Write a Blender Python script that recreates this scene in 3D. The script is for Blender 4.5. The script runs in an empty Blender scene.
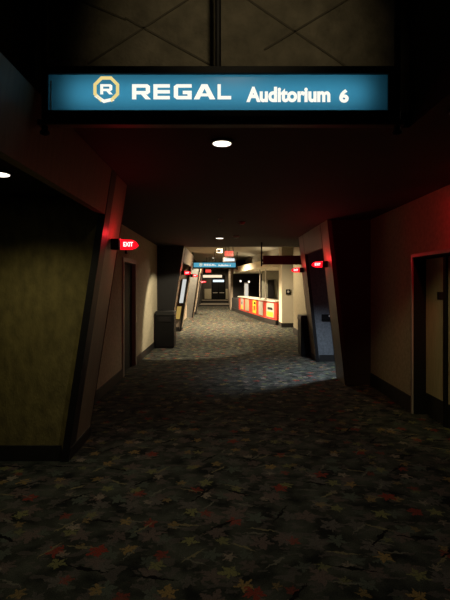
import bpy, bmesh, math, random
from mathutils import Vector, Matrix
random.seed(4)
S = bpy.context.scene
COL = S.collection
PI = math.pi
CAMZ = 1.6
F = 450.0

def W(px, py, d):
    """point at distance d down the corridor that the photograph shows at (px, py)"""
    return ((px - 222.0) * d / F, d, CAMZ + (285.0 - py) * d / F)

# ------------------------------------------------------------------ materials
MATS = {}
def nodes_of(m):
    m.use_nodes = True
    nt = m.node_tree
    for n in list(nt.nodes): nt.nodes.remove(n)
    out = nt.nodes.new('ShaderNodeOutputMaterial')
    return nt, out

def mat(name, col, rough=0.6, var=0.0, scale=8.0, bump=0.0, bscale=60.0, metal=0.0, spec=0.5, stretch=(1, 1, 1)):
    if name in MATS: return MATS[name]
    m = bpy.data.materials.new(name); nt, out = nodes_of(m)
    b = nt.nodes.new('ShaderNodeBsdfPrincipled')
    b.inputs['Roughness'].default_value = rough
    b.inputs['Metallic'].default_value = metal
    b.inputs['Specular IOR Level'].default_value = spec
    tc = nt.nodes.new('ShaderNodeTexCoord'); mp = nt.nodes.new('ShaderNodeMapping')
    mp.inputs['Scale'].default_value = stretch
    nt.links.new(tc.outputs['Object'], mp.inputs['Vector'])
    n = nt.nodes.new('ShaderNodeTexNoise'); n.inputs['Scale'].default_value = scale
    n.inputs['Detail'].default_value = 6.0
    nt.links.new(mp.outputs[0], n.inputs['Vector'])
    r = nt.nodes.new('ShaderNodeValToRGB')
    lo = [max(0, c * (1 - var)) for c in col]; hi = [min(1, c * (1 + var)) for c in col]
    r.color_ramp.elements[0].position = 0.3; r.color_ramp.elements[1].position = 0.7
    r.color_ramp.elements[0].color = (*lo, 1); r.color_ramp.elements[1].color = (*hi, 1)
    nt.links.new(n.outputs['Fac'], r.inputs[0]); nt.links.new(r.outputs[0], b.inputs['Base Color'])
    if bump:
        n2 = nt.nodes.new('ShaderNodeTexNoise'); n2.inputs['Scale'].default_value = bscale
        n2.inputs['Detail'].default_value = 4.0
        nt.links.new(mp.outputs[0], n2.inputs['Vector'])
        bp = nt.nodes.new('ShaderNodeBump'); bp.inputs['Strength'].default_value = bump
        bp.inputs['Distance'].default_value = 0.01
        nt.links.new(n2.outputs['Fac'], bp.inputs['Height']); nt.links.new(bp.outputs[0], b.inputs['Normal'])
    nt.links.new(b.outputs[0], out.inputs[0])
    MATS[name] = m
    return m

def emit(name, col, strength):
    if name in MATS: return MATS[name]
    m = bpy.data.materials.new(name); nt, out = nodes_of(m)
    e = nt.nodes.new('ShaderNodeEmission')
    e.inputs[0].default_value = (*col, 1); e.inputs[1].default_value = strength
    nt.links.new(e.outputs[0], out.inputs[0]); MATS[name] = m
    return m

def translucent(name, col):
    m = bpy.data.materials.new(name); nt, out = nodes_of(m)
    t = nt.nodes.new('ShaderNodeBsdfTranslucent'); t.inputs[0].default_value = (*col, 1)
    g = nt.nodes.new('ShaderNodeBsdfGlossy'); g.inputs['Roughness'].default_value = 0.25
    mx = nt.nodes.new('ShaderNodeMixShader'); mx.inputs[0].default_value = 0.04
    nt.links.new(t.outputs[0], mx.inputs[1]); nt.links.new(g.outputs[0], mx.inputs[2])
    nt.links.new(mx.outputs[0], out.inputs[0]); MATS[name] = m
    return m

def carpet():
    m = bpy.data.materials.new('leaf_carpet'); nt, out = nodes_of(m)
    N, L = nt.nodes, nt.links
    def math_(op, a, b=None, c=None):
        n = N.new('ShaderNodeMath'); n.operation = op
        for i, v in enumerate((a, b, c)):
            if v is None: continue
            if isinstance(v, (int, float)): n.inputs[i].default_value = v
            else: L.new(v, n.inputs[i])
        return n.outputs[0]
    def mix(fac, a, b):
        n = N.new('ShaderNodeMix'); n.data_type = 'RGBA'
        L.new(fac, n.inputs[0])
        for i, v in ((6, a), (7, b)):
            if isinstance(v, tuple): n.inputs[i].default_value = (*v, 1)
            else: L.new(v, n.inputs[i])
        return n.outputs[2]
    tc = N.new('ShaderNodeTexCoord')
    # gentle warp so the woven outlines are not perfect
    wn = N.new('ShaderNodeTexNoise'); wn.inputs['Scale'].default_value = 28; wn.inputs['Detail'].default_value = 3
    L.new(tc.outputs['Object'], wn.inputs['Vector'])
    wsub = N.new('ShaderNodeVectorMath'); wsub.operation = 'SUBTRACT'; wsub.inputs[1].default_value = (.5, .5, .5)
    L.new(wn.outputs['Color'], wsub.inputs[0])
    wsc = N.new('ShaderNodeVectorMath'); wsc.operation = 'SCALE'; wsc.inputs['Scale'].default_value = 0.06
    L.new(wsub.outputs[0], wsc.inputs[0])
    wadd = N.new('ShaderNodeVectorMath'); wadd.operation = 'ADD'
    L.new(tc.outputs['Object'], wadd.inputs[0]); L.new(wsc.outputs[0], wadd.inputs[1])
    base_vec = wadd.outputs[0]
    def cells(off, scale, rnd):
        mp = N.new('ShaderNodeMapping'); mp.inputs['Location'].default_value = (off[0], off[1], 0)
        L.new(base_vec, mp.inputs['Vector'])
        v = N.new('ShaderNodeTexVoronoi'); v.voronoi_dimensions = '2D'; v.feature = 'F1'
        v.inputs['Scale'].default_value = scale; v.inputs['Randomness'].default_value = rnd
        L.new(mp.outputs[0], v.inputs['Vector'])
        d = N.new('ShaderNodeVectorMath'); d.operation = 'SUBTRACT'
        L.new(mp.outputs[0], d.inputs[0]); L.new(v.outputs['Position'], d.inputs[1])
        s = N.new('ShaderNodeSeparateXYZ'); L.new(d.outputs[0], s.inputs[0])
        sc = N.new('ShaderNodeSeparateColor'); L.new(v.outputs['Color'], sc.inputs[0])
        return s.outputs[0], s.outputs[1], sc.outputs[0], sc.outputs[1], sc.outputs[2]
    def leaf(off, scale, R, keep=0.85, rnd=0.75):
        x, y, r1, r2, r3 = cells(off, scale, rnd)
        ln = math_('SQRT', math_('ADD', math_('MULTIPLY', x, x), math_('MULTIPLY', y, y)))
        th = math_('ADD', math_('ARCTAN2', y, x), math_('MULTIPLY', r1, 6.283))
        lobe = math_('POWER', math_('ABSOLUTE', math_('COSINE', math_('MULTIPLY', th, 2.5))), 1.25)
        tooth = math_('MULTIPLY', math_('COSINE', math_('MULTIPLY', th, 15)), 0.13)
        rad = math_('MULTIPLY', math_('ADD', math_('ADD', math_('MULTIPLY', lobe, 0.66), 0.34), tooth), R)
        rad = math_('MULTIPLY', rad, math_('ADD', math_('MULTIPLY', r3, 0.5), 0.7))
        inside = math_('LESS_THAN', ln, rad)
        return math_('MULTIPLY', inside, math_('LESS_THAN', r2, keep)), r3
    def twig(off, scale, half_len, half_w):
        x, y, r1, r2, r3 = cells(off, scale, 0.8)
        a = math_('ADD', math_('MULTIPLY', math_('GREATER_THAN', r1, 0.5), 1.15), 0.35)
        a = math_('ADD', a, math_('MULTIPLY', r3, 0.5))
        a = math_('SUBTRACT', a, 0.9)
        c, s_ = math_('COSINE', a), math_('SINE', a)
        u = math_('ADD', math_('MULTIPLY', x, c), math_('MULTIPLY', y, s_))
        v = math_('SUBTRACT', math_('MULTIPLY', y, c), math_('MULTIPLY', x, s_))
        taper = math_('MULTIPLY', math_('SUBTRACT', 1.0, math_('DIVIDE', math_('ABSOLUTE', u), half_len)), half_w)
        return math_('LESS_THAN', math_('ABSOLUTE', v), taper)
    def noise(scale, detail=4, stretch=(1, 1, 1)):
        mp = N.new('ShaderNodeMapping'); mp.inputs['Scale'].default_value = stretch
        L.new(tc.outputs['Object'], mp.inputs['Vector'])
        n = N.new('ShaderNodeTexNoise'); n.inputs['Scale'].default_value = scale; n.inputs['Detail'].default_value = detail
        L.new(mp.outputs[0], n.inputs['Vector']); return n.outputs['Fac']
    def ramp(fac, p0, c0, p1, c1):
        r = N.new('ShaderNodeValToRGB'); r.color_ramp.elements[0].position = p0; r.color_ramp.elements[1].position = p1
        r.color_ramp.elements[0].color = (*c0, 1); r.color_ramp.elements[1].color = (*c1, 1)
        L.new(fac, r.inputs[0]); return r.outputs[0]
    ground = ramp(noise(5, 6), .35, (.008, .010, .009), .68, (.052, .060, .047))
    blot = math_('MULTIPLY', math_('GREATER_THAN', noise(9, 3, (1, 1.6, 1)), .57), .55)
    ground = mix(blot, ground, (.075, .068, .062))
    col = ground
    for off, sc, R, keep, c in (
            ((3.3, 1.2), 3.6, .068, .8, (.080, .075, .068)),
            ((7.1, 4.9), 3.9, .062, .75, (.062, .078, .062)),
            ((1.7, 9.3), 3.4, .072, .7, (.090, .070, .062)),
            ((5.2, 2.4), 2.9, .050, .7, (.13, .135, .055)),
            ((8.8, 6.1), 3.1, .048, .65, (.19, .135, .050)),
            ((2.6, 5.5), 2.7, .056, .62, (.17, .030, .020)),
            ((9.4, 0.7), 2.5, .046, .6, (.20, .17, .13))):
        k, rr = leaf(off, sc, R, keep)
        col = mix(math_('MULTIPLY', k, math_('ADD', math_('MULTIPLY', rr, .5), .5)), col, c)
    for off, sc, hl, hw, c in (((0.4, 0.9), 2.1, .11, .012, (.13, .12, .065)), ((6.4, 3.3), 2.3, .10, .010, (.10, .10, .08)),
                               ((4.1, 7.7), 1.9, .15, .014, (.004, .004, .004))):
        col = mix(twig(off, sc, hl, hw), col, c)
    speck = ramp(noise(160, 2), .3, (.55, .55, .55), .7, (1.35, 1.35, 1.35))
    mm = N.new('ShaderNodeMix'); mm.data_type = 'RGBA'; mm.blend_type = 'MULTIPLY'; mm.inputs[0].default_value = 1
    L.new(col, mm.inputs[6]); L.new(speck, mm.inputs[7])
    b = N.new('ShaderNodeBsdfPrincipled'); b.inputs['Roughness'].default_value = .95
    b.inputs['Specular IOR Level'].default_value = .08
    b.inputs['Sheen Weight'].default_value = .0
    L.new(mm.outputs[2], b.inputs['Base Color'])
    bp = N.new('ShaderNodeBump'); bp.inputs['Strength'].default_value = .5; bp.inputs['Distance'].default_value = .006
    L.new(noise(220, 2), bp.inputs['Height']); L.new(bp.outputs[0], b.inputs['Normal'])
    L.new(b.outputs[0], out.inputs[0])
    return m

CARPET = carpet()
GREEN = mat('olive_wallcovering', (.180, .155, .048), .8, .30, 14, .5, 70, stretch=(1, 1, .55))
CREAM = mat('cream_wallcovering', (.46, .41, .28), .8, .16, 22, .35, 90)
TAUPE = mat('taupe_paint', (.36, .29, .22), .7, .10, 6, .2, 120)
BLACKWALL = mat('black_paint', (.006, .0055, .005), .8, .2, 5, .2, 100)  # black walls; also carries the shade of unlit faces in its colour
BLUEGREY = mat('slate_wallcovering', (.125, .14, .15), .75, .25, 30, .4, 120)
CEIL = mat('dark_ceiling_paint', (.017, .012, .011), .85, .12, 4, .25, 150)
STUCCO = mat('stucco_olive', (.19, .165, .115), .85, .28, 9, .8, 45)
HALLCEIL = mat('hall_ceiling_paint', (.21, .185, .13), .8, .08, 3, .15, 100)
BASE = mat('black_rubber_base', (.016, .015, .014), .5, .1, 10)
BLACKMETAL = mat('black_metal', (.010, .009, .009), .6, .1, 20, spec=.2)
REDLITBROWN = mat('oxide_brown_metal', (.055, .022, .018), .5, .15, 20)  # brown rail metal with the red light under the signs put into its colour
LAM = mat('taupe_laminate', (.20, .155, .105), .45, .16, 5, .08, 140, stretch=(6, 6, .6))
LAMEDGE = mat('black_edge_band', (.006, .006, .006), .5, 0, 5)
DOORBLACK = mat('black_door_paint', (.006, .006, .006), .7, .1, 8, spec=.15)
DOORTAN = mat('tan_door_laminate', (.50, .43, .25), .55, .12, 5, stretch=(8, 8, .8))
STEEL = mat('grey_frame_paint', (.42, .40, .37), .45, .05, 8)
PLASTICBLACK = mat('black_plastic', (.004, .004, .004), .55, .1, 12, spec=.2)
WHITEPL = mat('white_plastic', (.75, .73, .68), .5, .03, 12)
RED = mat('red_counter_laminate', (.60, .045, .025), .4, .08, 6)
BEIGEP = mat('beige_counter_panel', (.36, .30, .19), .5, .08, 8)
WHITEP = mat('pale_counter_panel', (.42, .40, .34), .5, .05, 8)
STONE = mat('pale_countertop', (.62, .58, .50), .35, .12, 40)
YEL = mat('yellow_print', (.85, .50, .04), .5, .12, 9)
ORANGE = mat('orange_print', (.80, .20, .04), .5, .10, 9)
FASCIA = mat('cream_soffit_paint', (.62, .56, .41), .75, .04, 4)
TEAL = translucent('teal_sign_face', (.026, .155, .245))
WHITEGLOW = emit('white_sign_letters', (1.0, .97, .86), 1.05)
GOLDGLOW = emit('gold_sign_emblem', (1.0, .80, .30), .85)
REDGLOW = emit('red_blade_glow', (1.0, .005, .014), 1.6)
PINKGLOW = emit('pale_red_letters', (1.0, .62, .60), 2.2)
REDEXIT = emit('red_exit_glow', (1.0, .085, .06), 1.1)
COOLGLOW = emit('cool_white_glow', (.80, .92, 1.0), 1.2)
WARMGLOW = emit('warm_white_glow', (1.0, .80, .55), 1.1)
LAMPGLOW = emit('downlight_glow', (1.0, .90, .74), 3.0)
GLOBEGLOW = emit('globe_glow', (1.0, .90, .74), 1.6)
TEALGLOW = emit('far_teal_face', (.09, .36, .50), 1.0)
POSTERGLOW = emit('lit_poster_white', (.85, .86, .82), .75)
POSTERYEL = emit('lit_poster_yellow', (.75, .48, .12), .55)

# ------------------------------------------------------------------ mesh helpers
def wpos(o):
    p = Vector((0, 0, 0))
    while o is not None:
        p += o.location; o = o.parent
    return p

def link(name, bm, m, parent=None, origin=None, bevel=0.0, smooth=False):
    """bm is in world coordinates; becomes ONE mesh object"""
    bmesh.ops.recalc_face_normals(bm, faces=bm.faces)
    if bevel: 
        es = [e for e in bm.edges if len(e.link_faces) == 2 and e.calc_face_angle(0) > .6]
        bmesh.ops.bevel(bm, geom=es, offset=bevel, segments=2, affect='EDGES', profile=.5)
    if parent is not None: org = wpos(parent)
    elif origin is not None: org = Vector(origin)
    else:
        xs = [v.co for v in bm.verts]
        org = Vector((sum(c.x for c in xs) / len(xs), sum(c.y for c in xs) / len(xs), min(c.z for c in xs)))
    for v in bm.verts: v.co -= org
    me = bpy.data.meshes.new(name); bm.to_mesh(me); bm.free()
    me.materials.append(m)
    if smooth:
        for p in me.polygons: p.use_smooth = True
    o = bpy.data.objects.new(name, me); COL.objects.link(o)
    if parent is not None: o.parent = parent
    else: o.location = org
    return o

def B(): return bmesh.new()

def box(bm, x0, x1, y0, y1, z0, z1):
    vs = [bm.verts.new(p) for p in ((x0,y0,z0),(x1,y0,z0),(x1,y1,z0),(x0,y1,z0),(x0,y0,z1),(x1,y0,z1),(x1,y1,z1),(x0,y1,z1))]
    for f in ((0,1,2,3),(4,5,6,7),(0,1,5,4),(1,2,6,5),(2,3,7,6),(3,0,4,7)): bm.faces.new([vs[i] for i in f])
    return bm

def loft(bm, a, b):
    va = [bm.verts.new(p) for p in a]; vb = [bm.verts.new(p) for p in b]; n = len(a)
    bm.faces.new(va); bm.faces.new(vb)
    for i in range(n): bm.faces.new((va[i], va[(i+1) % n], vb[(i+1) % n], vb[i]))
    return bm

def prism_y(bm, pts, y0, y1):   # polygon in XZ, pushed along Y
    return loft(bm, [(x, y0, z) for x, z in pts], [(x, y1, z) for x, z in pts])
def prism_z(bm, pts, z0, z1):
    return loft(bm, [(x, y, z0) for x, y in pts], [(x, y, z1) for x, y in pts])

def cyl(bm, p0, p1, r, n=16, r2=None):
    p0, p1 = Vector(p0), Vector(p1); d = (p1 - p0).normalized()
    u = d.orthogonal().normalized(); v = d.cross(u); r2 = r if r2 is None else r2
    ring = lambda c, rr: [tuple(c + rr * (math.cos(2*PI*i/n) * u + math.sin(2*PI*i/n) * v)) for i in range(n)]
    return loft(bm, ring(p0, r), ring(p1, r2))

def lathe(bm, c, prof, n=24):   # prof: (radius, z) pairs
    rings = []
    for r, z in prof:
        rings.append([bm.verts.new((c[0] + r*math.cos(2*PI*i/n), c[1] + r*math.sin(2*PI*i/n), c[2] + z)) for i in range(n)])
    for a, b in zip(rings, rings[1:]):
        for i in range(n): bm.faces.new((a[i], a[(i+1) % n], b[(i+1) % n], b[i]))
    bm.faces.new(rings[0]); bm.faces.new(rings[-1])
    return bm

def tag(o, label, cat, group=None):
    o['label'] = label; o['category'] = cat
    if group: o['group'] = group
    return o
def thing(name, loc, label, cat, group=None):
    o = bpy.data.objects.new(name, None); COL.objects.link(o); o.location = loc
    o.empty_display_size = .1
    return tag(o, label, cat, group)
def struct(name, bm, m, parent=None, **k):
    o = link(name, bm, m, parent, **k)
    if parent is None: o['kind'] = 'structure'
    return o

def text_bm(body, x0, x1, z0, z1, y, bold=.0, thick=.002, flip=False):
    """lettering on the y plane, fitted into the rectangle"""
    cu = bpy.data.curves.new('lettering', 'FONT'); cu.body = body; cu.size = 1; cu.offset = bold; cu.extrude = 0
    cu.resolution_u = 4
    ob = bpy.data.objects.new('lettering', cu); COL.objects.link(ob)
    me = bpy.data.meshes.new_from_object(ob.evaluated_get(bpy.context.evaluated_depsgraph_get()))
    bpy.data.objects.remove(ob); bpy.data.curves.remove(cu)
    bm = bmesh.new(); bm.from_mesh(me); bpy.data.meshes.remove(me)
    xs = [v.co.x for v in bm.verts]; zs = [v.co.y for v in bm.verts]
    ax, bx, az, bz = min(xs), max(xs), min(zs), max(zs)
    for v in bm.verts:
        t = (v.co.x - ax) / (bx - ax)
        v.co = Vector((x0 + t*(x1-x0), y, z0 + (v.co.y - az)/(bz - az)*(z1 - z0)))
    r = bmesh.ops.extrude_face_region(bm, geom=bm.faces[:])
    for g in r['geom']:
        if isinstance(g, bmesh.types.BMVert): g.co.y += thick
    return bm

def block_letter(bm, ch, x, z, w, h, y, t=.003):
    """wide square-shouldered capital built from bars"""
    sv, sh = w*.235, h*.215
    X = lambda a: x + a*w
    Z = lambda a: z + a*h
    def bar(pts): prism_y(bm, [(X(a), Z(b)) for a, b in pts], y, y+t)
    v, hh = sv/w, sh/h
    if ch == 'R':
        bar([(0,0),(v,0),(v,1),(0,1)])
        bar([(v,1-hh),(v,1),(.86,1),(1,.88),(1,.46),(.86,.33),(v,.33),(v,.33+hh),(1-v,.33+hh),(1-v,1-hh)])
        bar([(.50,.33),(.78,.33),(1.04,0),(.74,0)])
    elif ch == 'E':
        bar([(0,0),(v,0),(v,1),(0,1)])
        for a in (0, .5-hh/2, 1-hh): bar([(v,a),(.97,a),(.97,a+hh),(v,a+hh)])
    elif ch == 'G':
        bar([(1,1),(.16,1),(0,.86),(0,.14),(.16,0),(1,0),(1,hh),(v,hh),(v,1-hh),(1,1-hh)])
        bar([(1-v,hh),(1,hh),(1,.56),(.5,.56),(.5,.56-hh),(1-v,.56-hh)])
    elif ch == 'A':
        bar([(-.02,0),(.26,0),(.52,.72),(.52,1),(.37,1)])
        bar([(1.06,0),(.78,0),(.52,.72),(.52,1),(.67,1)])
        bar([(.30,.20),(.74,.20),(.70,.38),(.34,.38)])
    elif ch == 'L':
        bar([(0,0),(v,0),(v,1),(0,1)]); bar([(v,0),(.98,0),(.98,hh),(v,hh)])

def copy_thing(o, loc, label, group=None):
    c = o.copy(); COL.objects.link(c); c.location = loc; c['label'] = label
    if group: c['group'] = group
    for ch in list(o.children):
        d = ch.copy(); COL.objects.link(d); d.parent = c
        for g in list(ch.children):
            e = g.copy(); COL.objects.link(e); e.parent = d
    return c

# ------------------------------------------------------------------ camera
cam = bpy.data.cameras.new('camera'); co = bpy.data.objects.new('camera', cam); COL.objects.link(co)
co.location = (0, 0, CAMZ); co.rotation_euler = (PI/2, 0, 0)
cam.sensor_width = 36; cam.lens = 27; cam.shift_x = 3/600; cam.shift_y = -15/600
cam.clip_start = .05; cam.clip_end = 100
S.camera = co

# ------------------------------------------------------------------ room shell
XL, XR = -1.73, 2.38
ZC, ZH, ZK = 2.65, 3.2, 3.6
YB, YD, YE = 3.0, 12.4, 40.0        # bulkhead, end of the low ceiling, end wall
Y0 = -1.2
struct('floor', box(B(), -3.6, 6.2, Y0, YE+.2, -.1, 0), CARPET, origin=(0, 0, 0))
# raised coffer over the near end, its bulkheads, the low dark ceiling, the higher hall ceiling
struct('ceiling_coffer', box(B(), -1.35, 1.35, Y0, YB, ZK, ZK+.1), CEIL)
bm = B(); box(bm, -1.35, 1.35, YB, YB+.1, ZC+.1, ZK+.1)
bulk = struct('wall_bulkhead', bm, STUCCO)
bm = B(); box(bm, -1.35, -1.25, Y0, YB, ZC+.1, ZK); struct('wall_coffer_left', bm, CEIL)
bm = B(); box(bm, 1.25, 1.35, Y0, YB, ZC+.1, ZK); struct('wall_coffer_right', bm, CEIL)
bm = B(); box(bm, -3.6, 4.0, YB, YD, ZC, ZC+.1); box(bm, -3.6, -1.25, Y0, YB, ZC, ZC+.1); box(bm, 1.25, 4.0, Y0, YB, ZC, ZC+.1)
struct('ceiling_low', bm, CEIL)
bm = B(); box(bm, -3.6, 6.2, YD-.1, YD, ZC+.1, ZH); struct('wall_drop', bm, CEIL)
struct('ceiling_hall', box(B(), -3.6, 6.2, YD-.1, YE+.2, ZH, ZH+.1), HALLCEIL)
# crossing reveal lines on the bulkhead
bm = B()
def strip(x0, z0, x1, z1, w=.012):
    d = Vector((x1-x0, z1-z0)).normalized(); n = Vector((-d.y, d.x)) * w/2
    prism_y(bm, [(x0+n.x, z0+n.y), (x1+n.x, z1+n.y), (x1-n.x, z1-n.y), (x0-n.x, z0-n.y)], YB-.006, YB)
def PX(px, py): p = W(px, py, YB); return p[0], p[2]
for a, b in (((88, 64), (200, -8)), ((125, 18), (216, 68)), ((222, -18), (345, 66)), ((264, 50), (370, -14)), ((60, -8), (126, 20))):
    strip(*PX(*a), *PX(*b))
struct('trim_1', bm, mat('dark_reveal', (.10, .085, .058), .8))
# left wall past the near portal, with the door opening
DL0, DL1, DLH = 7.86, 8.96, 2.04
bm = B(); box(bm, XL-.12, XL, 4.72, DL0, 0, ZC); box(bm, XL-.12, XL, DL1, 12.0, 0, ZC); box(bm, XL-.12, XL, DL0, DL1, DLH, ZC)
struct('wall_left', bm, CREAM)
bm = B(); box(bm, XL, XL+.015, 4.74, DL0-.07, 0, .15); box(bm, XL, XL+.015, DL1+.07, 11.98, 0, .15)
struct('baseboard_left', bm, BASE)
# right wall with the double door
DR0, DR1, DRH = 4.50, 5.60, 1.95
bm = B(); box(bm, XR, XR+.16, Y0, DR0, 0, ZC); box(bm, XR, XR+.16, DR1, 7.2, 0, ZC); box(bm, XR, XR+.16, DR0, DR1, DRH, ZC)
struct('wall_right', bm, CREAM)
bm = B(); box(bm, XR-.015, XR, Y0, DR0-.06, 0, .2); box(bm, XR-.015, XR, DR1+.06, 7.18, 0, .2)
struct('baseboard_right', bm, BASE)
struct('wall_right_hall', box(B(), XR, XR+.16, 9.92, 15.0, 0, ZH), mat('tan_wallcovering', (.30, .26, .17), .8, .12, 18, .3, 90))
struct('baseboard_right_hall', box(B(), XR-.015, XR, 9.94, 15.0, 0, .2), BASE)
struct('wall_right_return', box(B(), XR+.16, 6.2, 14.84, 15.0, 0, ZH), CREAM)
struct('wall_back', box(B(), -3.6, 6.2, Y0-.1, Y0, 0, ZK+.1), BLACKWALL)
# left hall
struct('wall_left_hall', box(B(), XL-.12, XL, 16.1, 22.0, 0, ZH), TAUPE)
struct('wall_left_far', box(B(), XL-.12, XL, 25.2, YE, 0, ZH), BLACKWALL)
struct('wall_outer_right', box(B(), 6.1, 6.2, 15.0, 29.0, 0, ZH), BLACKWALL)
# end of the hall: a low step, end wall with dark doors, the right side wall
STEP = mat('step_carpet', (.20, .17, .13), .9, .2, 60)
bm = B(); box(bm, XL, .55, 34.2, YE, 0, .10); box(bm, XL, .55, 37.5, YE, .10, .30); struct('trim_2', bm, STEP)
bm = B(); box(bm, XL, .55, 34.17, 34.2, 0, .09); box(bm, XL, .55, 37.47, 37.5, .10, .29); struct('trim_5', bm, BASE)
bm = B(); box(bm, XL, -.92, YE, YE+.15, .30, ZH); box(bm, .30, .70, YE, YE+.15, .30, ZH); box(bm, -.92, .30, YE, YE+.15, 2.45, ZH)
struct('wall_end', bm, mat('dark_brown_paint', (.05, .042, .034), .7, .1, 6))  # dark colour stands in for the shade on the upper end wall
bm = B(); box(bm, -1.55, -.95, YE-.03, YE, .36, 1.26); box(bm, .33, .54, YE-.03, YE, .36, 1.26); struct('trim_6', bm, CREAM)  # cream panels paint the lit lower part of the end wall
struct('wall_far_right', box(B(), .55, .70, 29.0, YE, 0, ZH), TAUPE)
struct('wall_concession', box(B(), .70, 6.1, 28.9, 29.05, 0, ZH), BLACKWALL)

# doors of the room
def door_root(name, loc):
    o = bpy.data.objects.new(name, None); COL.objects.link(o); o.location = loc; o['kind'] = 'structure'; o.empty_display_size = .1
    return o
d1 = door_root('door_1', (XL, (DL0+DL1)/2, 0))
link('leaf', box(B(), XL-.11, XL-.06, DL0+.04, DL1-.04, .005, DLH-.04), DOORBLACK, d1)
bm = B()
for y0, y1 in ((DL0-.05, DL0+.03), (DL1-.03, DL1+.05)): box(bm, XL-.10, XL+.02, y0, y1, 0, DLH+.05)
box(bm, XL-.10, XL+.02, DL0+.03, DL1-.03, DLH-.03, DLH+.05)
link('frame', bm, STEEL, d1, bevel=.004)
bm = B(); box(bm, XL-.06, XL-.03, DL0+.10, DL0+.13, .95, 1.25); cyl(bm, (XL-.06, DL0+.115, 1.0), (XL-.03, DL0+.115, 1.0), .012)
link('handle', bm, STEEL, d1)
d2 = door_root('door_2', (XR, (DR0+DR1)/2, 0))
ym = 5.06
for y0, y1 in ((DR0+.04, ym-.03), (ym+.03, DR1-.02)):
    lf = link('leaf', box(B(), XR+.15, XR+.20, y0, y1, .005, DRH-.03), DOORTAN, d2)
    link('kick_plate', box(B(), XR+.143, XR+.15, y0+.005, y1-.005, .01, .27), BASE, lf)
link('meeting_stile', box(B(), XR+.12, XR+.20, ym-.03, ym+.03, .005, DRH-.03), DOORBLACK, d2)
bm = B()
box(bm, XR-.02, XR, DR1-.01, DR1+.03, 0, DRH+.035); box(bm, XR-.02, XR, DR0-.03, DR0+.01, 0, DRH+.035)
box(bm, XR-.02, XR, DR0+.01, DR1-.01, DRH-.01, DRH+.035)
link('casing', bm, mat('grey_casing_paint', (.30, .27, .25), .35), d2, bevel=.004)
bm = B()
box(bm, XR, XR+.15, DR1-.02, DR1-.001, 0, DRH-.001); box(bm, XR, XR+.15, DR0+.001, DR0+.02, 0, DRH-.001)
box(bm, XR, XR+.15, DR0+.02, DR1-.02, DRH-.02, DRH-.001)
link('jamb', bm, DOORBLACK, d2)
d3 = door_root('door_3', (-.3, YE, .30))
for x0, x1 in ((-.88, -.32), (-.30, .26)):
    lf = link('leaf', box(B(), x0, x1, YE+.04, YE+.10, .31, 2.40), DOORBLACK, d3)
    link('push_bar', box(B(), x0+.06, x1-.06, YE-.01, YE+.04, .88, .95), STEEL, lf)

# ------------------------------------------------------------------ leaning portals
def portal(s, y0, y1, base, slope, legw, label, zb=2.24, zt=2.645, legmat=LAM, reveal=0):
    X = lambda z: s * (base - slope * z)
    t = .06 * s
    r = thing('portal_frame', (X(0), (y0+y1)/2, 0), label, 'door frame')
    for a, b in ((y0, y0+legw), (y1-legw, y1)):
        bm = prism_y(B(), [(X(0), 0), (X(zt), zt), (X(zt)+t, zt), (X(0)+t, 0)], a, b)
        lg = link('leg', bm, legmat, r)
        e = .004 * s
        # black edge bands on both narrow faces
        for ya, yb in ((a-.006, a), (b, b+.006)):
            bm = prism_y(B(), [(X(0)-e, 0), (X(zt)-e, zt), (X(zt)+t, zt), (X(0)+t, 0)], ya, yb)
            link('edge_band', bm, LAMEDGE, lg)
    if reveal:      # broad black reveal down the opening side of the far leg
        a = y1 - legw; e = .005 * s
        bm = prism_y(B(), [(X(0)-e, 0), (X(zt)-e, zt), (X(zt)-.0005*s, zt), (X(0)-.0005*s, 0)], a, a+reveal)
        link('reveal_strip', bm, LAMEDGE, lg)
    bm = prism_y(B(), [(X(zb), zb), (X(zt), zt), (X(zt)+t, zt), (X(zb)+t, zb)], y0+legw+.006, y1-legw-.006)
    link('beam', bm, legmat, r)
    bm = prism_y(B(), [(X(0), 0), (X(.12), .12), (X(.12)-.012*s, .12), (X(0)-.012*s, 0)], y1-legw, y1)
    link('toe_strip', bm, BASE, r)
    return X, t

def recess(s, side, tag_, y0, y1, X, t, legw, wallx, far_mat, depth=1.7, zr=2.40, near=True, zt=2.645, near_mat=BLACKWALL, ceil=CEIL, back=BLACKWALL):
    xb = s * (wallx + depth)
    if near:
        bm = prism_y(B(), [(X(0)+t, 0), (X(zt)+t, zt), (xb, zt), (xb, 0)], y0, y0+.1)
        struct('wall_%s_%s_near' % (side, tag_), bm, near_mat)  # default black puts the shade of the unlit front into its colour
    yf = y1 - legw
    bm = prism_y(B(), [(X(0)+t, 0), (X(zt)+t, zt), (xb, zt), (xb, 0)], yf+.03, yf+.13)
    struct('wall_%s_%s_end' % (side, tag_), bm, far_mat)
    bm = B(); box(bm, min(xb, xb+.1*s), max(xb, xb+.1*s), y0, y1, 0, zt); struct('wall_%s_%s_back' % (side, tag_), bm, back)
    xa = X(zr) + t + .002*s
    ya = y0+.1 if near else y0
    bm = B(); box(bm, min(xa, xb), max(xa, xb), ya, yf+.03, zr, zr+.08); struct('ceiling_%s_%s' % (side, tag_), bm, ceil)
    bm = B()
    xc = X(0)+t
    box(bm, min(xc, xb), max(xc, xb), yf+.015, yf+.03, 0, .14)
    struct('baseboard_%s_%s' % (side, tag_), bm, BASE)

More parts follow.
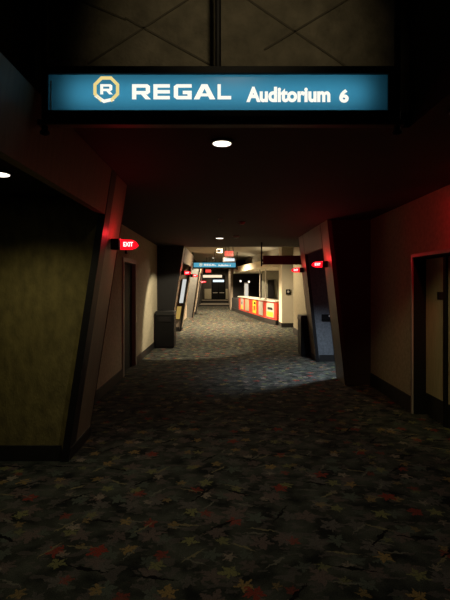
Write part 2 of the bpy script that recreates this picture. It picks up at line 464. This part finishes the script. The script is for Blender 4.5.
XA, tA = portal(-1, .2, 4.72, 1.40, .153, .65, 'big leaning taupe portal frame at left nearest the camera, around the olive panel', reveal=.17)
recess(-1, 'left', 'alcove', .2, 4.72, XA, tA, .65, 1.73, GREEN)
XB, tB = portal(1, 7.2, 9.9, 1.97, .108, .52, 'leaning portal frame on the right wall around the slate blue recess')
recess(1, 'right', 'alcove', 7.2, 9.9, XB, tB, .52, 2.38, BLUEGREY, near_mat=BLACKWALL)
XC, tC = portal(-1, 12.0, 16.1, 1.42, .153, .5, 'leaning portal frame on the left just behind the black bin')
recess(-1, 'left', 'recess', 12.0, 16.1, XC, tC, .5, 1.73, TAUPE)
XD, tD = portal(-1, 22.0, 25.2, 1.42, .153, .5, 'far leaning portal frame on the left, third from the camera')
recess(-1, 'left', 'far_recess', 22.0, 25.2, XD, tD, .5, 1.73, TAUPE, near_mat=mat('pale_grey_wallcovering', (.20, .215, .22), .7, .1, 12))  # paler copy of the near wall, the light on it put into the colour
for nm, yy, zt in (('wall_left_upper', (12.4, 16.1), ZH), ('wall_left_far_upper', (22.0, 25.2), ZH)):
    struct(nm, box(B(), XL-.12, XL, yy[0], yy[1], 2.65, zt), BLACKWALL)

# ------------------------------------------------------------------ lamps
def downlight(x, y, z, label, r=.075, group='recessed downlights', power=0, angle=120, blend=.6, col=(1, .86, .66), aim=None):
    t = thing('downlight', (x, y, z-.02), label, 'ceiling light', group)
    bm = B(); n = 28
    lathe(bm, (x, y, z), [(r+.02, -.001), (r+.022, -.010), (r+.012, -.014), (r, -.012), (r-.002, -.001)], n)
    link('trim_ring', bm, WHITEPL if power < 0 else BLACKMETAL, t, smooth=False)
    link('lens', cyl(B(), (x, y, z-.0155), (x, y, z-.0145), r-.001, n), LAMPGLOW, t)
    if power:
        l = bpy.data.lights.new('lamp', 'SPOT'); l.energy = power; l.color = col
        l.spot_size = math.radians(angle); l.spot_blend = blend; l.shadow_soft_size = r*.6
        o = bpy.data.objects.new('lamp', l); COL.objects.link(o); o.parent = t; o.location = (0, 0, -.03)
        if aim: o.rotation_euler = Vector(aim).to_track_quat('-Z', 'Y').to_euler()
    return t
downlight(0.0, 3.30, ZC, 'bright round downlight in the dark ceiling just below the big teal sign', .068, power=34, angle=112, blend=.7)
downlight(-.05, 10.0, ZC, 'small round downlight in the dark ceiling farther along the corridor', .085, power=290, angle=78, blend=.25, col=(1, .86, .62), aim=(-.9, 1.3, -2.2))
downlight(-1.59, 3.2, 2.40, 'round downlight in the alcove ceiling at the left edge', .075, power=17, angle=140, blend=.7, col=(1, .84, .50))
downlight(1.98, 7.9, 2.40, 'round downlight hidden in the right recess ceiling', .07, power=340, angle=106, blend=.9, col=(.72, .84, 1))
downlight(0.1, 1.1, ZK, 'round downlight in the raised ceiling behind the camera', .07, power=22, angle=62, blend=.8, col=(1, .82, .50), aim=(0, 1.9, -.34))
downlight(1.45, 2.7, ZC, 'round downlight by the right wall just outside the frame', .07, power=62, angle=44, blend=.75, col=(1, .84, .40), aim=(1.2, 2.7, -2.35))
for i, (x, y, p, an) in enumerate(((.4, 14.7, 620, 166), (-.1, 17.6, 1900, 124), (-.2, 21.8, 1900, 156), (-.5, 26.5, 1500, 124), (-.5, 32.0, 500, 150), (-.5, 38.2, 170, 160))):
    downlight(x, y, ZH, ['round downlight in the pale hall ceiling above the near end of the counter', 'round downlight in the hall ceiling before the far teal sign',
        'round downlight in the hall ceiling beyond the far teal sign', 'round downlight in the hall ceiling over the far portal',
        'round downlight in the hall ceiling before the low step', 'round downlight in the hall ceiling in front of the dark end doors'][i], .09, power=p, angle=an, col=(1, .80, .53))

# ------------------------------------------------------------------ big hanging sign
def big_sign(y, label, lit=True):
    k = 2.4 / F
    X = lambda px: (px - 222) * k
    Z = lambda py: CAMZ + (285 - py) * k
    r = thing('hanging_sign', (0, y+.06, Z(125)), label, 'sign', 'teal hanging signs')
    D = .13
    bm = B()     # open-fronted black cabinet
    x0, x1, z0, z1 = X(42), X(396), Z(116), Z(66)
    fx0, fx1, fz0, fz1 = X(47), X(389), Z(110), Z(73)
    box(bm, x0, x1, y+D-.01, y+D, z0, z1)
    box(bm, x0, fx0, y, y+D-.01, z0, z1); box(bm, fx1, x1, y, y+D-.01, z0, z1)
    box(bm, fx0, fx1, y, y+D-.01, z0, fz0); box(bm, fx0, fx1, y, y+D-.01, fz1, z1)
    link('cabinet', bm, BLACKMETAL, r)
    bm = B(); vs = [bm.verts.new(p) for p in ((fx0, y+.02, fz0), (fx1, y+.02, fz0), (fx1, y+.02, fz1), (fx0, y+.02, fz1))]; bm.faces.new(vs)
    link('face_panel', bm, TEAL if lit else TEALGLOW, r)
    bm = B(); box(bm, X(49.3), X(50.3), y+.008, y+.018, fz0, Z(80)); link('edge_strip', bm, mat('bright_edge_strip', (.6, .62, .6), .3), r)  # pale strip paints the light showing through the gap at the panel edge
    yl = y + .014
    bm = B(); w = X(148.5) - X(131.5)
    for ch, px, pw in (('R', 131.5, 18), ('E', 153, 17), ('G', 173.5, 18), ('A', 194, 20), ('L', 217.5, 14)):
        block_letter(bm, ch, X(px), Z(98), pw*k, 15*k, yl)
    link('wordmark', bm, WHITEGLOW, r)
    link('lettering', text_bm('Auditorium', X(246.5), X(331), Z(101), Z(85.5), yl, .042), WHITEGLOW, r)
    link('number', text_bm('6', X(340), X(349.5), Z(101.5), Z(88), yl, .045), WHITEGLOW, r)
    # round eight-sided emblem: gold upper band, white lower band, letter inside
    cx, cz = X(105.5), Z(88); R, q = 14*k, 3.4*k
    def arc(a0, a1, r0, r1, n=None):
        o_, i_ = [], []
        steps = n
        for j in range(steps+1):
            a = math.radians(a0 + (a1-a0)*j/steps)
            o_.append((cx + r1*math.cos(a), cz + r1*math.sin(a))); i_.append((cx + r0*math.cos(a), cz + r0*math.sin(a)))
        b_ = B()
        for j in range(steps):
            prism_y(b_, [o_[j], o_[j+1], i_[j+1], i_[j]], yl, yl+.003)
        return b_
    em = link('emblem', arc(-45+22.5-45, 225+22.5-45+45, R-q, R, 7), GOLDGLOW, r)
    link('emblem_letter', block_letter(bm2 := B(), 'R', X(99.5), Z(93), 12*k, 10*k, yl) or bm2, WHITEGLOW, em)
    link('emblem_base', arc(247.5-22.5-13, 292.5+22.5+13-22.5-22.5+22.5, R-q, R, 2), WHITEGLOW, em)
    # rods and the rail under the cabinet
    for px, zb in ((40, 126), (402, 126), (218, 66)):
        bm = B(); xx = X(px)
        cyl(bm, (xx, y+.065, Z(zb)+(0 if px == 218 else .0)), (xx, y+.065, ZK if lit else ZH), .017, 12)
        rd = link('rod', bm, BLACKMETAL, r, smooth=False)
        if px != 218:
            lathe(b3 := B(), (xx-.0, y+.065, Z(126)-.03), [(.004, 0), (.022, .006), (.028, .016), (.022, .026), (.01, .03)], 14)
            link('knob', b3, BLACKMETAL, rd, smooth=True)
            box(b4 := B(), min(xx, X(42) if px < 200 else X(396)), max(xx, X(42) if px < 200 else X(396)), y+.045, y+.085, Z(96), Z(90))
            link('bracket', b4, BLACKMETAL, rd)
        else:
            lathe(b3 := B(), (xx, y+.065, Z(67)), [(.03, 0), (.03, .015), (.02, .03)], 14); link('collar', b3, BLACKMETAL, rd)
    bm = B(); box(bm, X(34), X(408), y+.035, y+.095, Z(122), Z(116.5)); link('bottom_rail', bm, REDLITBROWN, r, bevel=.004)
    if lit:
        l = bpy.data.lights.new('sign_tube', 'AREA'); l.shape = 'RECTANGLE'; l.size = 1.60; l.size_y = .12
        l.energy = 1.9; l.color = (1, 1, 1)
        o = bpy.data.objects.new('sign_tube', l); COL.objects.link(o); o.parent = r
        o.location = Vector(((fx0+fx1)/2, y+D-.015, (fz0+fz1)/2)) - r.location
        o.rotation_euler = (-PI/2, 0, 0)
    return r
big_sign(2.40, 'large teal lit overhead sign with white lettering Auditorium 6')
far = big_sign(2.40, 'small distant teal lit sign hanging in the pale hall', lit=False)
far.location = (far.location.x - .30, 19.6, 2.29)
for ch in far.children:
    if ch.name.startswith('rod'): pass

# unlit sign seen from its back at the right
def dark_sign():
    d = 11.0
    p0 = W(263, 263, d); p1 = W(306, 255.5, d)
    r = thing('hanging_sign', ((p0[0]+p1[0])/2, d+.06, p0[2]), 'dark unlit sign hanging across the right side before the column', 'sign')
    link('cabinet', box(B(), p0[0], p1[0], d, d+.12, p0[2], p1[2]), mat('dark_oxide_cabinet', (.05, .022, .02), .45, .1, 10), r, bevel=.008)  # black sign back, reddened in colour for the red light on it
    bm = B(); box(bm, p0[0]-.01, p1[0]+.01, d+.03, d+.09, p0[2]-.035, p0[2]-.002); link('bottom_rail', bm, REDLITBROWN, r)
    for x in (p0[0]-.03, p1[0]+.03):
        rd = link('rod', cyl(B(), (x, d+.06, p0[2]-.08), (x, d+.06, ZC), .018, 12), BLACKMETAL, r)
        b4 = B(); box(b4, min(x, x+.035 if x < 1.5 else x-.035), max(x, x+.035 if x < 1.5 else x-.035), d+.04, d+.08, p0[2]+.04, p0[2]+.09); link('bracket', b4, BLACKMETAL, rd)
dark_sign()

# ------------------------------------------------------------------ red blade signs on the portal legs
def blade(s, xface, y, z, label, w=.175, h=.100, glow=2.0, aim=None):
    """s=+1: points toward +x (mounted on a left leg)"""
    r = thing('blade_sign', (xface, y, z-h/2), label, 'lit sign', 'red lit blade signs on the portal legs')
    X = lambda a: xface + s*a
    bm = B(); box(bm, min(X(.014), X(.095)), max(X(.014), X(.095)), y-.045, y+.045, z-.05, z+.055)
    link('mount_box', bm, PLASTICBLACK, r, bevel=.006)
    bm = B(); box(bm, min(X(.095), X(.104)), max(X(.095), X(.104)), y-.03, y+.03, z-.055, z+.058); link('clamp_plate', bm, STEEL, r)
    pts = [(X(.104), z-h/2), (X(.104), z+h/2), (X(.104+w*.66), z+h*.47), (X(.104+w*.86), z+h*.28), (X(.104+w), z-.01), (X(.104+w*.84), z-h*.36), (X(.104+w*.62), z-h/2)]
    bl = link('blade', prism_y(B(), pts, y-.011, y+.011), REDGLOW, r)
    xa, xb = sorted((X(.104+w*.16), X(.104+w*.70)))
    link('lettering', text_bm('EXIT', xa, xb, z-.020, z+.024, y-.0145, .03), PINKGLOW, bl)
    l = bpy.data.lights.new('led', 'SPOT' if aim else 'POINT'); l.energy = glow; l.color = (1, .02, .03); l.shadow_soft_size = .02
    o = bpy.data.objects.new('led', l); COL.objects.link(o); o.parent = r; o.location = (s*.15, .02, h/2 + .085)
    if aim:
        l.spot_size = math.radians(80); l.spot_blend = .7
        o.rotation_euler = Vector(aim).to_track_quat('-Z', 'Y').to_euler()
    return r
blade(1, XA(2.0), 4.40, 1.995, 'red glowing arrow shaped blade sign on the near left portal leg, above the dark door')
blade(1, XC(1.93), 12.25, 1.93, 'red blade sign on the near leg of the portal behind the black bin')
blade(1, XC(1.93), 15.85, 1.93, 'red blade sign on the far leg of the portal behind the black bin')
blade(1, XD(1.8), 22.3, 1.75, 'red blade sign on the near leg of the farthest left portal')
blade(1, XD(1.8), 24.9, 1.78, 'red blade sign on the far leg of the farthest left portal')
blade(-1, XB(1.94), 7.45, 1.94, 'red glowing blade sign on the near leg of the right portal frame', glow=4)
blade(-1, XB(1.92), 9.65, 1.92, 'small red blade sign on the far leg of the right portal frame')
blade(-1, XR, 3.9, 2.28, 'red blade sign on the right wall near the tan double door', glow=26, aim=(.12, 1.5, -.42))

# ------------------------------------------------------------------ bins
def bin_(x0, x1, y0, y1, h, label):
    r = thing('trash_bin', ((x0+x1)/2, (y0+y1)/2, 0), label, 'bin', 'black corridor bins')
    bd = B(); box(bd, x0+.012, x1-.012, y0+.012, y1-.012, .03, h-.10); link('body', bd, PLASTICBLACK, r, bevel=.012)
    bm = B(); box(bm, x0+.03, x1-.03, y0+.03, y1-.03, 0, .03); link('plinth', bm, BASE, r)
    bm = B(); loft(bm, [(x0, y0, h-.10), (x1, y0, h-.10), (x1, y1, h-.10), (x0, y1, h-.10)],
                   [(x0+.015, y0+.015, h), (x1-.015, y0+.015, h), (x1-.015, y1-.015, h), (x0+.015, y1-.015, h)])
    lid = link('lid', bm, mat('bin_lid', (.012, .012, .011), .5, spec=.3), r, bevel=.01)
    bm = B(); box(bm, x0+.09, x1-.09, y0-.004, y0+.012, h-.26, h-.13); link('flap', bm, BLACKMETAL, r, bevel=.003)
    return r
bin_(-1.705, -1.20, 11.36, 11.88, .93, 'tall black bin standing by the left wall before the second portal')
bin_(1.74, 2.22, 9.97, 10.42, .92, 'tall black bin beyond the right portal frame')

# ------------------------------------------------------------------ small wall and ceiling fixtures
r = thing('wall_plate', (2.24, 9.40, .86), 'small dark plate sign on the slate wall of the right recess', 'sign')
link('plate', box(B(), 2.08, 2.40, 9.375, 9.41-.002, .86, .99), PLASTICBLACK, r, bevel=.006)
link('mark', cyl(B(), (2.24, 9.3725, .955), (2.24, 9.376, .955), .018, 12), WHITEPL, r)
r = thing('door_plate', (XR+.15, 5.22, 1.43), 'small black plate on the tan double door at right', 'sign')
link('plate', box(B(), XR+.138, XR+.15, 5.11, 5.27, 1.43, 1.52), PLASTICBLACK, r, bevel=.003)
r = thing('wall_sensor', (XL, 8.05, 2.16), 'small white sensor on the left wall above the dark door', 'sensor')
link('housing', box(B(), XL, XL+.035, 8.0, 8.08, 2.16, 2.22), BLACKMETAL, r, bevel=.006)
link('lens', cyl(B(), (XL+.03, 8.04, 2.19), (XL+.045, 8.04, 2.19), .016, 12), WHITEPL, r)
def sprinkler(px, py, label, m, rr=.05):
    d = F*(ZC-CAMZ)/(285-py); x = (px-222)*d/F
    r = thing('smoke_detector', (x, d, ZC-.045), label, 'smoke detector', 'ceiling detectors')
    link('base', lathe(B(), (x, d, ZC), [(rr*1.15, -.001), (rr*1.15, -.012), (rr, -.014), (rr, -.001)][:3], 20), m, r)
    link('dome', lathe(B(), (x, d, ZC), [(rr*.9, -.014), (rr*.85, -.03), (rr*.45, -.042)], 20), m, r, smooth=False)
sprinkler(242, 222, 'round red detector on the dark ceiling right of the far downlight', mat('red_plastic', (.4, .05, .04), .4), .05)
sprinkler(220, 219, 'small round white detector on the dark ceiling before the far downlight', WHITEPL, .03)
sprinkler(236, 236, 'round grey detector beside the far downlight', mat('grey_plastic', (.3, .29, .27), .5), .07)

# ------------------------------------------------------------------ lit posters in the second recess
def poster(o0, o1, y, z0, z1, m, label):
    q = lambda o, z: (XC(z) - .06 - o, z)
    r = thing('poster_case', (XC(z0) - .06 - o0, y, z0), label, 'poster')
    link('case', prism_y(B(), [q(o0-.015, z0-.02), q(o1+.02, z0-.02), q(o1+.02, z1+.02), q(o0-.015, z1+.02)], y-.05, y-.005), BLACKMETAL, r)
    link('print', prism_y(B(), [q(o0, z0), q(o1, z0), q(o1, z1), q(o0, z1)], y-.054, y-.05), m, r)
yp = 16.1-.5+.03
poster(.02, .15, yp, .98, 1.80, POSTERGLOW, 'tall white lit poster case in the recess behind the black bin')
poster(.05, .20, yp, .42, .86, POSTERYEL, 'low yellow lit poster below the white poster case')

# ------------------------------------------------------------------ concession counter
cp = [(2.24, 16.95), (2.14, 17.9), (1.78, 19.5), (1.37, 22.5), (.94, 25.6), (.60, 28.6)]
def at_curve(t):     # t along the polyline 0..len-1
    i = min(int(t), len(cp)-2); f = t - i
    a, b = Vector(cp[i]), Vector(cp[i+1]); p = a.lerp(b, f); d = (b - a).normalized()
    return p, Vector((d.y, -d.x)) if False else Vector((-d.y, d.x)), d
def band(t0, t1, off0, off1, z0, z1, n=8):
    """solid strip following the counter curve; offsets go behind (+) or proud (-) of the front"""
    bm = B(); ring = []
    for j in range(n+1):
        p, nrm, d = at_curve(t0 + (t1-t0)*j/n)
        back = Vector((.93, .36)).normalized()
        a = p + back*off0; b = p + back*off1
        ring.append([bm.verts.new((q.x, q.y, z)) for q, z in ((a, z0), (b, z0), (b, z1), (a, z1))])
    for a, b in zip(ring, ring[1:]):
        for i in range(4): bm.faces.new((a[i], a[(i+1) % 4], b[(i+1) % 4], b[i]))
    bm.faces.new(ring[0]); bm.faces.new(ring[-1])
    return bm
ct = thing('concession_counter', (1.6, 20.5, 0), 'long red concession counter curving away on the right', 'counter')
link('plinth', band(1, 5, -.02, .5, 0, .2, 12), BASE, ct)
link('body', band(1, 4, .02, .55, .2, .92, 12), RED, ct)
link('dark_end', band(4, 5, .02, .5, .2, .80, 4), BLACKWALL, ct)  # far part of the counter coloured black for being unlit
link('countertop', band(1, 4.05, -.03, .62, .92, .965, 12), STONE, ct)
for i, (t0, t1, kind) in enumerate(((1.14, 1.72, 'poster'), (2.02, 2.30, 'plain_w'), (2.48, 2.74, 'poster2'), (3.04, 3.38, 'plain'), (3.54, 3.78, 'poster'))):
    pn = link('panel', band(t0, t1, .0, .02, .27, .86, 3), WHITEP if kind in ('poster', 'plain_w') else (BEIGEP if kind == 'plain' else YEL), ct)
    if kind == 'poster':
        link('print', band(t0+.04, t1-.04, -.008, -.001, .30, .50, 2), YEL, pn)
        link('dark_print', band(t0+.1, t1-.1, -.008, -.001, .58, .68, 2), BLACKMETAL, pn)
    if kind == 'poster2':
        link('print', band(t0+.06, t1-.08, -.008, -.001, .42, .62, 2), RED, pn)
        link('dark_print', band(t0+.04, t1-.1, -.008, -.001, .70, .80, 2), BLACKMETAL, pn)
# column at the near end
r = struct('trim_3', box(B(), 2.26, 2.78, 17.0, 17.86, 0, ZH), FASCIA)
struct('trim_4', box(B(), 2.245, 2.795, 16.985, 17.87, 0, .16), BASE)
r = thing('alarm_box', (2.50, 16.99, 1.26), 'small dark alarm box with a grey dial on the cream column', 'alarm')
link('housing', box(B(), 2.41, 2.58, 16.94, 17.0, 1.25, 1.44), PLASTICBLACK, r, bevel=.01)
link('dial', cyl(B(), (2.495, 16.925, 1.35), (2.495, 16.942, 1.35), .045, 16), STEEL, r)
# soffit over the counter
struct('ceiling_soffit', prism_z(B(), [(2.24, 17.3), (2.0, 17.9), (1.50, 19.8), (1.15, 22.6), (.75, 25.7), (.72, 28.85), (6.0, 28.85), (6.0, 18.55), (2.24, 18.55)], 2.32, 2.62), FASCIA)
struct('wall_soffit_upper', prism_z(B(), [(2.6, 18.9), (2.0, 22.0), (1.5, 27.0), (1.5, 28.85), (6.0, 28.85), (6.0, 18.9)], 2.62, ZH), HALLCEIL)
for i, (x, y, ln, rz) in enumerate(((1.95, 19.9, 2.2, 1.31), (1.35, 24.0, 3.0, 1.45))):  # added uplights on the soffit, only there to brighten the hall ceiling
    t = thing('cove_light', (x, y, 2.62), ['strip light lying on the cream soffit near the column', 'strip light lying on the cream soffit over the far counter'][i], 'cove light')
    bm = B(); box(bm, -ln/2, ln/2, -.03, .03, 0, .03)
    bmesh.ops.transform(bm, matrix=Matrix.Translation((x, y, 2.62)) @ Matrix.Rotation(rz + PI/2 if False else rz + .45, 4, 'Z'), verts=bm.verts)
    link('channel', bm, STEEL, t)
    l = bpy.data.lights.new('tube', 'AREA'); l.shape = 'RECTANGLE'; l.size = ln; l.size_y = .05; l.energy = 13; l.color = (1, .84, .58)
    o = bpy.data.objects.new('tube', l); COL.objects.link(o); o.parent = t; o.location = (0, 0, .04); o.rotation_euler = (PI, 0, -(rz + .45))
# things behind the counter
r = thing('pendant_lamp', (.91, 24.2, 1.75), 'left small globe pendant over the far end of the counter', 'lamp', 'globe pendants over the counter')
def pendant(x, y, z, label):
    r = thing('pendant_lamp', (x, y, z-.06), label, 'lamp', 'globe pendants over the counter')
    link('globe', lathe(B(), (x, y, z), [(.008, -.06), (.04, -.045), (.06, 0), (.04, .045), (.012, .06)], 16), GLOBEGLOW, r, smooth=True)
    link('cord', cyl(B(), (x, y, z+.06), (x, y, 2.32), .006, 8), BLACKMETAL, r)
bpy.data.objects.remove(r)
pendant(1.05, 25.4, 1.82, 'left small globe pendant over the far end of the counter')
pendant(1.50, 25.0, 1.78, 'right small globe pendant over the counter')
r = thing('back_cabinet', (1.5, 27.8, 0), 'bright white upright display cabinet behind the counter', 'cabinet')
link('case', box(B(), 1.38, 1.64, 27.6, 28.1, 0, 1.75), STEEL, r)
link('lit_front', box(B(), 1.40, 1.60, 27.585, 27.6, .9, 1.68), emit('lit_cabinet_front', (1, .93, .8), .7), r)
struct('wall_counter_back', box(B(), 2.02, 6.0, 22.6, 22.75, 0, 2.32), mat('grey_green_paint', (.20, .20, .16), .7, .1, 6))
r = thing('menu_screen', (2.5, 22.55, 1.0), 'black unlit screen on the grey wall behind the counter', 'screen')
link('bezel', box(B(), 2.30, 2.62, 22.56, 22.598, .95, 1.85), PLASTICBLACK, r, bevel=.006)
link('glass', box(B(), 2.32, 2.60, 22.555, 22.56, .97, 1.83), BLACKMETAL, r)
for x, y, l in ((1.95, 20.1, 'pale slim post standing on the counter top, nearer the column'), (1.79, 21.2, 'pale slim post standing on the counter top, left of the other')):
    r = thing('slim_post', (x, y, .967), l, 'post')
    link('shaft', cyl(B(), (x, y, .985), (x, y, 2.318), .03, 12), STEEL, r); link('foot', cyl(B(), (x, y, .967), (x, y, .985), .06, 16), BLACKMETAL, r)

# ------------------------------------------------------------------ hall signs and ceiling fixtures
def exit_sign():
    d = 16.0; c = W(229, 253.5, d)
    r = thing('exit_sign', (c[0], d, c[2]-.1), 'red lit exit sign hanging from the hall ceiling', 'exit sign')
    link('housing', box(B(), c[0]-.17, c[0]+.17, d, d+.05, c[2]-.11, c[2]+.11), BLACKMETAL, r)
    link('face', box(B(), c[0]-.155, c[0]+.155, d-.004, d, c[2]-.095, c[2]+.095), mat('exit_face', (.5, .06, .04), .4), r)
    link('lettering', text_bm('EXIT', c[0]-.14, c[0]+.14, c[2]-.075, c[2]+.075, d-.010, .03), REDEXIT, r)
    link('stem', cyl(B(), (c[0], d+.025, c[2]+.11), (c[0], d+.025, ZH), .012, 10), BLACKMETAL, r)
exit_sign()
def lit_sign(px0, px1, py0, py1, d, m, label, red=False):
    a = W(px0, py1, d); b = W(px1, py0, d)
    r = thing('hanging_sign', ((a[0]+b[0])/2, d, a[2]), label, 'sign', 'distant lit hanging signs')
    link('cabinet', box(B(), a[0]-.04, b[0]+.04, d, d+.10, a[2]-.04, b[2]+.04), BLACKMETAL, r)
    link('face_panel', box(B(), a[0], b[0], d-.006, d, a[2], b[2]), m, r)
    for x in (a[0]+.06, b[0]-.06): link('rod', cyl(B(), (x, d+.05, b[2]+.04), (x, d+.05, ZH), .012, 8), BLACKMETAL, r)
lit_sign(224, 234.5, 258.5, 261, 18.0, COOLGLOW, 'small cool white lit sign hanging under the exit sign')
lit_sign(203, 222, 275, 277.6, 30.0, WARMGLOW, 'long warm white lit sign hanging far down the hall')
lit_sign(213, 224, 279.8, 282, 35.0, COOLGLOW, 'farthest small white lit sign in front of the end doors')
lit_sign(205.5, 211, 269.5, 272.5, 26.0, REDEXIT, 'small red lit sign hanging far down the hall on the left')
c = W(219.5, 251, 15.0)
r = thing('ceiling_speaker', (c[0], 15.0, 2.6), 'square white ceiling box with a dark centre in the pale hall', 'speaker')
link('box', box(B(), c[0]-.10, c[0]+.10, 15.0, 15.15, c[2]-.07, c[2]+.07), STEEL, r, bevel=.01)
link('grille', box(B(), c[0]-.05, c[0]+.05, 14.985, 15.0, c[2]-.02, c[2]+.05), BLACKMETAL, r)
link('stem', cyl(B(), (c[0], 15.07, c[2]+.07), (c[0], 15.07, ZH), .015, 10), BLACKMETAL, r)

# ------------------------------------------------------------------ world and view
w = bpy.data.worlds.new('world'); S.world = w; w.use_nodes = True
w.node_tree.nodes['Background'].inputs[0].default_value = (.6, .7, 1, 1)
w.node_tree.nodes['Background'].inputs[1].default_value = .0002
vs = S.view_settings; vs.view_transform = 'Standard'; vs.look = 'None'; vs.exposure = 0; vs.gamma = 1; vs.use_curve_mapping = False
